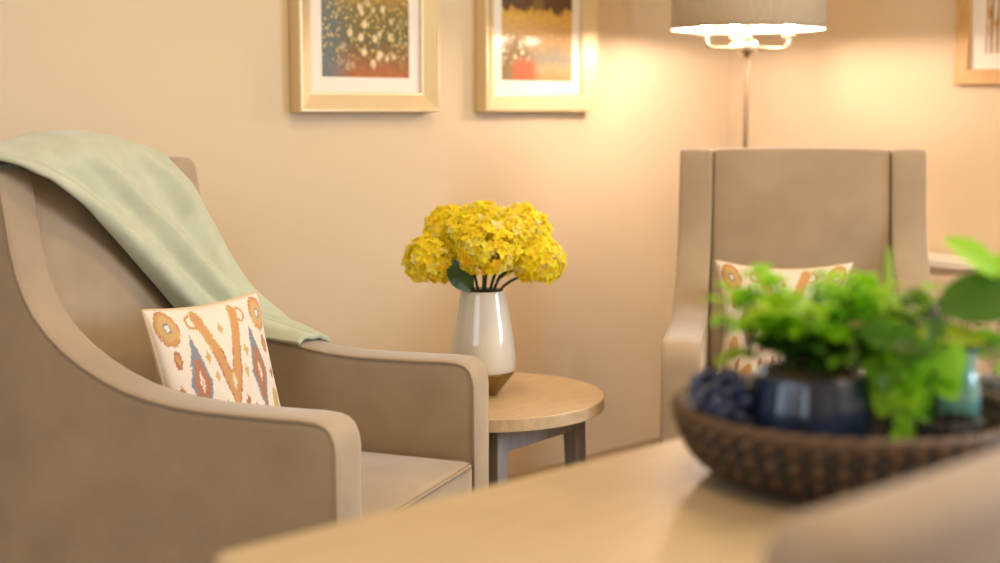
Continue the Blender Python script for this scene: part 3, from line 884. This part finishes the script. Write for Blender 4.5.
# -- fern-like small leaved plant in the navy pot
bp = thing('potted_plant', 'bright green small leaved plant in a round navy pot, middle of the basket', 'plant', (.331, 1.480, .7322), 0, 'plants in the basket')
n_rib = 144; prof = [(.046, 0), (.056, .006), (.064, .025), (.0675, .048), (.0660, .072), (.0620, .094), (.0605, .103), (.0600, .107), (.0565, .107), (.0555, .100), (.050, .09)]
bm = bmesh.new(); rows = []
for r, z in prof:
    rows.append([bm.verts.new(((r+.0010*math.sin(24*2*PI*k/n_rib)*(1 if z < .1 else 0))*math.cos(2*PI*k/n_rib), (r+.0010*math.sin(24*2*PI*k/n_rib)*(1 if z < .1 else 0))*math.sin(2*PI*k/n_rib), z)) for k in range(n_rib)])
grid_faces(bm, rows, False, True); bm.faces.new(rows[0][::-1])
obj('pot', bm, M['navy'], bp)
obj('soil', lathe([(.0535, .099), (.045, .106), (.025, .112), (.004, .114)], 40, True, True), M['soil'], bp)
rng = random.Random(11); bm = bmesh.new(); cols = []; sbm = bmesh.new()
for k in range(74):
    a = rng.uniform(0, 2*PI); rad = rng.uniform(.0, .040)
    p0 = Vector((rad*math.cos(a), rad*math.sin(a), .106))
    out = rng.uniform(.01, .075); hgt = rng.uniform(.03, .135)*(1-.35*out/.075)
    tip = p0+Vector((math.cos(a)*out, math.sin(a)*out, hgt))
    st_ = bez(p0, p0+Vector((0, 0, hgt*.5)), tip-Vector((math.cos(a)*out*.4, math.sin(a)*out*.4, -.004)), tip, 7)
    add_tube(sbm, st_, .0009, 4)
    for q in range(2, 8):
        for s in (-1, 1):
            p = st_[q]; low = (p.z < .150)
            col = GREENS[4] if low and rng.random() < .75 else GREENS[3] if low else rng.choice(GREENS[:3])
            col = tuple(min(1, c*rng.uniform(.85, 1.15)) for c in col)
            aa = a+s*rng.uniform(.5, 1.8)
            d = Vector((math.cos(aa), math.sin(aa), rng.uniform(-.2, .7)))
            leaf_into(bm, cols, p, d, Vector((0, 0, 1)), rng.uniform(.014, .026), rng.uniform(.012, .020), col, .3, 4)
# a low sprig reaching out to the left and a tall blade to the right
for p0, tip in ((Vector((-.04, -.01, .106)), Vector((-.088, -.02, .120))),):
    st_ = bez(p0, p0+Vector((-.015, 0, .03)), tip+Vector((.01, 0, .012)), tip, 6); add_tube(sbm, st_, .001, 4)
    for q in range(2, 7):
        for s in (-1, 1):
            leaf_into(bm, cols, st_[q], Vector((-.6, s*.8, .3)), Vector((0, 0, 1)), .024, .016, (.36, .58, .03), .3, 4)
o = obj('foliage', bm, M['leaf'], bp, recalc=False); set_attr(o.data, 'tint', cols)
obj('stems', sbm, M['stem'], bp)

# -- broad leaved plant in a teal glass vase
gp = thing('potted_plant', 'broad leaved trailing plant in a glossy teal vase, right side of the basket', 'plant', (.487, 1.502, .7372), 0, 'plants in the basket')
obj('vase', lathe([(.026, 0), (.033, .003), (.036, .02), (.036, .075), (.031, .098), (.0285, .110), (.031, .120), (.0330, .124), (.0315, .124), (.027, .110), (.029, .097), (.0335, .074), (.0335, .02), (.030, .006)], 40, True, True), M['teal'], gp)
rng = random.Random(5); bm = bmesh.new(); cols = []; sbm = bmesh.new()
def spray(tip, ln, wd, col, d=None, up=(0, 0, 1), curl=.3, sag=.0):
    tip = Vector(tip); p0 = Vector((rng.uniform(-.01, .01), rng.uniform(-.01, .01), .06)); mid = Vector((tip.x*.3, tip.y*.3, .135))
    st_ = bez(p0, mid, mid.lerp(tip, .5)+Vector((0, 0, .03)), tip, 10); add_tube(sbm, st_, .0016, 5)
    d = Vector(d) if d else (tip-mid)
    leaf_into(bm, cols, tip, d, Vector(up), ln, wd, tuple(c*rng.uniform(.9, 1.1) for c in col), curl, 8, .12)
B1, B2, DK, YL = (.26, .58, .015), (.38, .74, .02), (.06, .17, .012), (.44, .60, .03)
spray((-.022, -.035, .172), .090, .064, DK, (.9, -.1, .22), (-.1, -.9, .7), .16)      # the big dark round leaf
spray((.045, -.02, .205), .070, .040, B2, (-.75, -.1, .60), (.3, -.8, .8), .15)       # bright leaf at the upper right
spray((.030, -.01, .190), .050, .040, B2, (.5, -.1, .6), (-.3, -.8, .6), .25)
spray((-.050, -.04, .148), .075, .034, YL, (.95, -.2, -.05), (0, -.7, 1), .1)        # yellow green leaf lying across
spray((-.020, .01, .150), .055, .045, B1, (-.6, -.3, .5), (.3, -.5, 1), .3)
for k in range(34):
    a = rng.uniform(PI*.60, PI*1.30) if k < 28 else rng.uniform(-.3*PI, .6*PI)
    rr = rng.uniform(.02, .072); zz = rng.uniform(.075, .185)-.3*max(0, rr-.045)
    col = rng.choice([B1, B1, B2, DK, DK, GREENS[3]]) if zz > .11 else rng.choice([B1, DK, GREENS[3]])
    spray((math.cos(a)*rr, math.sin(a)*rr, zz), rng.uniform(.042, .064), rng.uniform(.032, .048), col,
          (math.cos(a)+rng.uniform(-.5, .5), math.sin(a)+rng.uniform(-.5, .5), rng.uniform(-.5, .6)), (rng.uniform(-.3, .3), -.6, 1), rng.uniform(.1, .5))
for k in range(16):                                  # leaves over the left half of the vase
    spray((rng.uniform(-.075, -.020), rng.uniform(-.060, -.030), rng.uniform(.070, .155)), rng.uniform(.038, .052), rng.uniform(.030, .042),
          rng.choice([B1, B1, DK, GREENS[3]]), (rng.uniform(-.8, .3), -.3, rng.uniform(-.7, .4)), (rng.uniform(-.3, .3), -1, .5), .25)
for k in range(9):                                   # trailing strand hanging down between pot and vase
    z = .125-.012*k
    spray((-.070-.012*math.sin(k), -.050-.004*k, z), rng.uniform(.03, .042), .028, rng.choice([B1, B2, B1]), (-.2+.5*(k % 2), -.4, -.8), (0, -1, .3), .15)
# a tall narrow blade
leaf_into(bm, cols, Vector((-.066, .0, .150)), Vector((-.02, 0, 1)), Vector((0, -1, 0)), .085, .011, (.40, .60, .12), .03, 8)
o = obj('foliage', bm, M['leaf'], gp, recalc=False); set_attr(o.data, 'tint', cols)
obj('stems', sbm, M['stem'], gp)

# -- small dark ribbed pot in front of the teal vase, and a grey blue pot at the frame's edge
def ribbed(r0, r1, h, ribs, amp, n=120):
    bm = bmesh.new(); rows = []
    for r, z in [(r0*.9, 0), (r0, .004), ((r0+r1)/2+.004, h*.5), (r1, h*.93), (r1*.99, h), (r1*.90, h), (r1*.86, h*.8), (r0*.8, .01)]:
        rows.append([bm.verts.new(((r+amp*math.cos(ribs*2*PI*k/n))*math.cos(2*PI*k/n), (r+amp*math.cos(ribs*2*PI*k/n))*math.sin(2*PI*k/n), z)) for k in range(n)])
    grid_faces(bm, rows, False, True); bm.faces.new(rows[0][::-1]); bm.faces.new(rows[-1]); return bm
o = obj('ribbed_pot', ribbed(.028, .034, .062, 14, .0022), M['charcoal']); o.location = (.466, 1.428, .7372)
tag(o, 'small charcoal ribbed pot in the basket below the teal vase', 'pot')
o = obj('glazed_pot', ribbed(.022, .026, .085, 12, .0010), M['greyblue']); o.location = (.588, 1.625, .7202)
tag(o, 'grey blue glazed pot standing on the table just behind the right end of the basket', 'pot')

# ------------------------------------------------------------------ light
def area(name, loc, rot, sx, sy, power, col, shape='RECTANGLE', spread=None):
    l = bpy.data.lights.new(name, 'AREA'); l.shape = shape; l.size = sx; l.size_y = sy; l.energy = power; l.color = col
    if spread: l.spread = spread
    o = bpy.data.objects.new(name, l); COL.objects.link(o); o.location = loc; o.rotation_euler = rot; return o
wc = c0+d2*3.9+d1*(-.02)
o = area('window_daylight', (wc.x, wc.y, 1.45), (0, 0, 0), 1.7, 1.3, 128, (.60, .79, 1.0))
o.rotation_euler = Vector((d1.x, d1.y, -.12)).to_track_quat('-Z', 'Y').to_euler()
fc = cA+d2*2.3-d1*.02
o = area('garden_daylight', (fc.x, fc.y, 1.45), (0, 0, 0), 1.9, 1.3, 26, (.74, .87, 1.0))
o.rotation_euler = Vector((-d1.x, -d1.y, -.1)).to_track_quat('-Z', 'Y').to_euler()
for k, (x, y) in enumerate(((.1, -1.2), (1.7, 1.5), (.55, 2.6), (-.1, .8), (2.4, 2.2))):
    area('ceiling_downlight', (x, y, HT-.01), (0, 0, 0), .22, .22, 17.5, (1, .67, .33), 'DISK')
w = bpy.data.worlds.new('world'); SC.world = w; w.use_nodes = True
w.node_tree.nodes['Background'].inputs[0].default_value = (.75, .85, 1, 1); w.node_tree.nodes['Background'].inputs[1].default_value = .6

# ------------------------------------------------------------------ camera
cd = bpy.data.cameras.new('camera'); cam = bpy.data.objects.new('camera', cd); COL.objects.link(cam)
cam.location = (0, 0, 1.12); cam.rotation_euler = (math.radians(90-7.08), 0, 0)
cd.sensor_width = 36; cd.lens = 50.4; cd.clip_start = .05
cd.dof.use_dof = True; cd.dof.focus_distance = 2.78; cd.dof.aperture_fstop = 2.0
SC.camera = cam
SC.view_settings.view_transform = 'Standard'; SC.view_settings.look = 'None'
SC.view_settings.gamma = 1; SC.view_settings.use_curve_mapping = False
SC.view_settings.exposure = -.05
SC.cycles.use_denoising = True
SC.cycles.max_bounces = 8
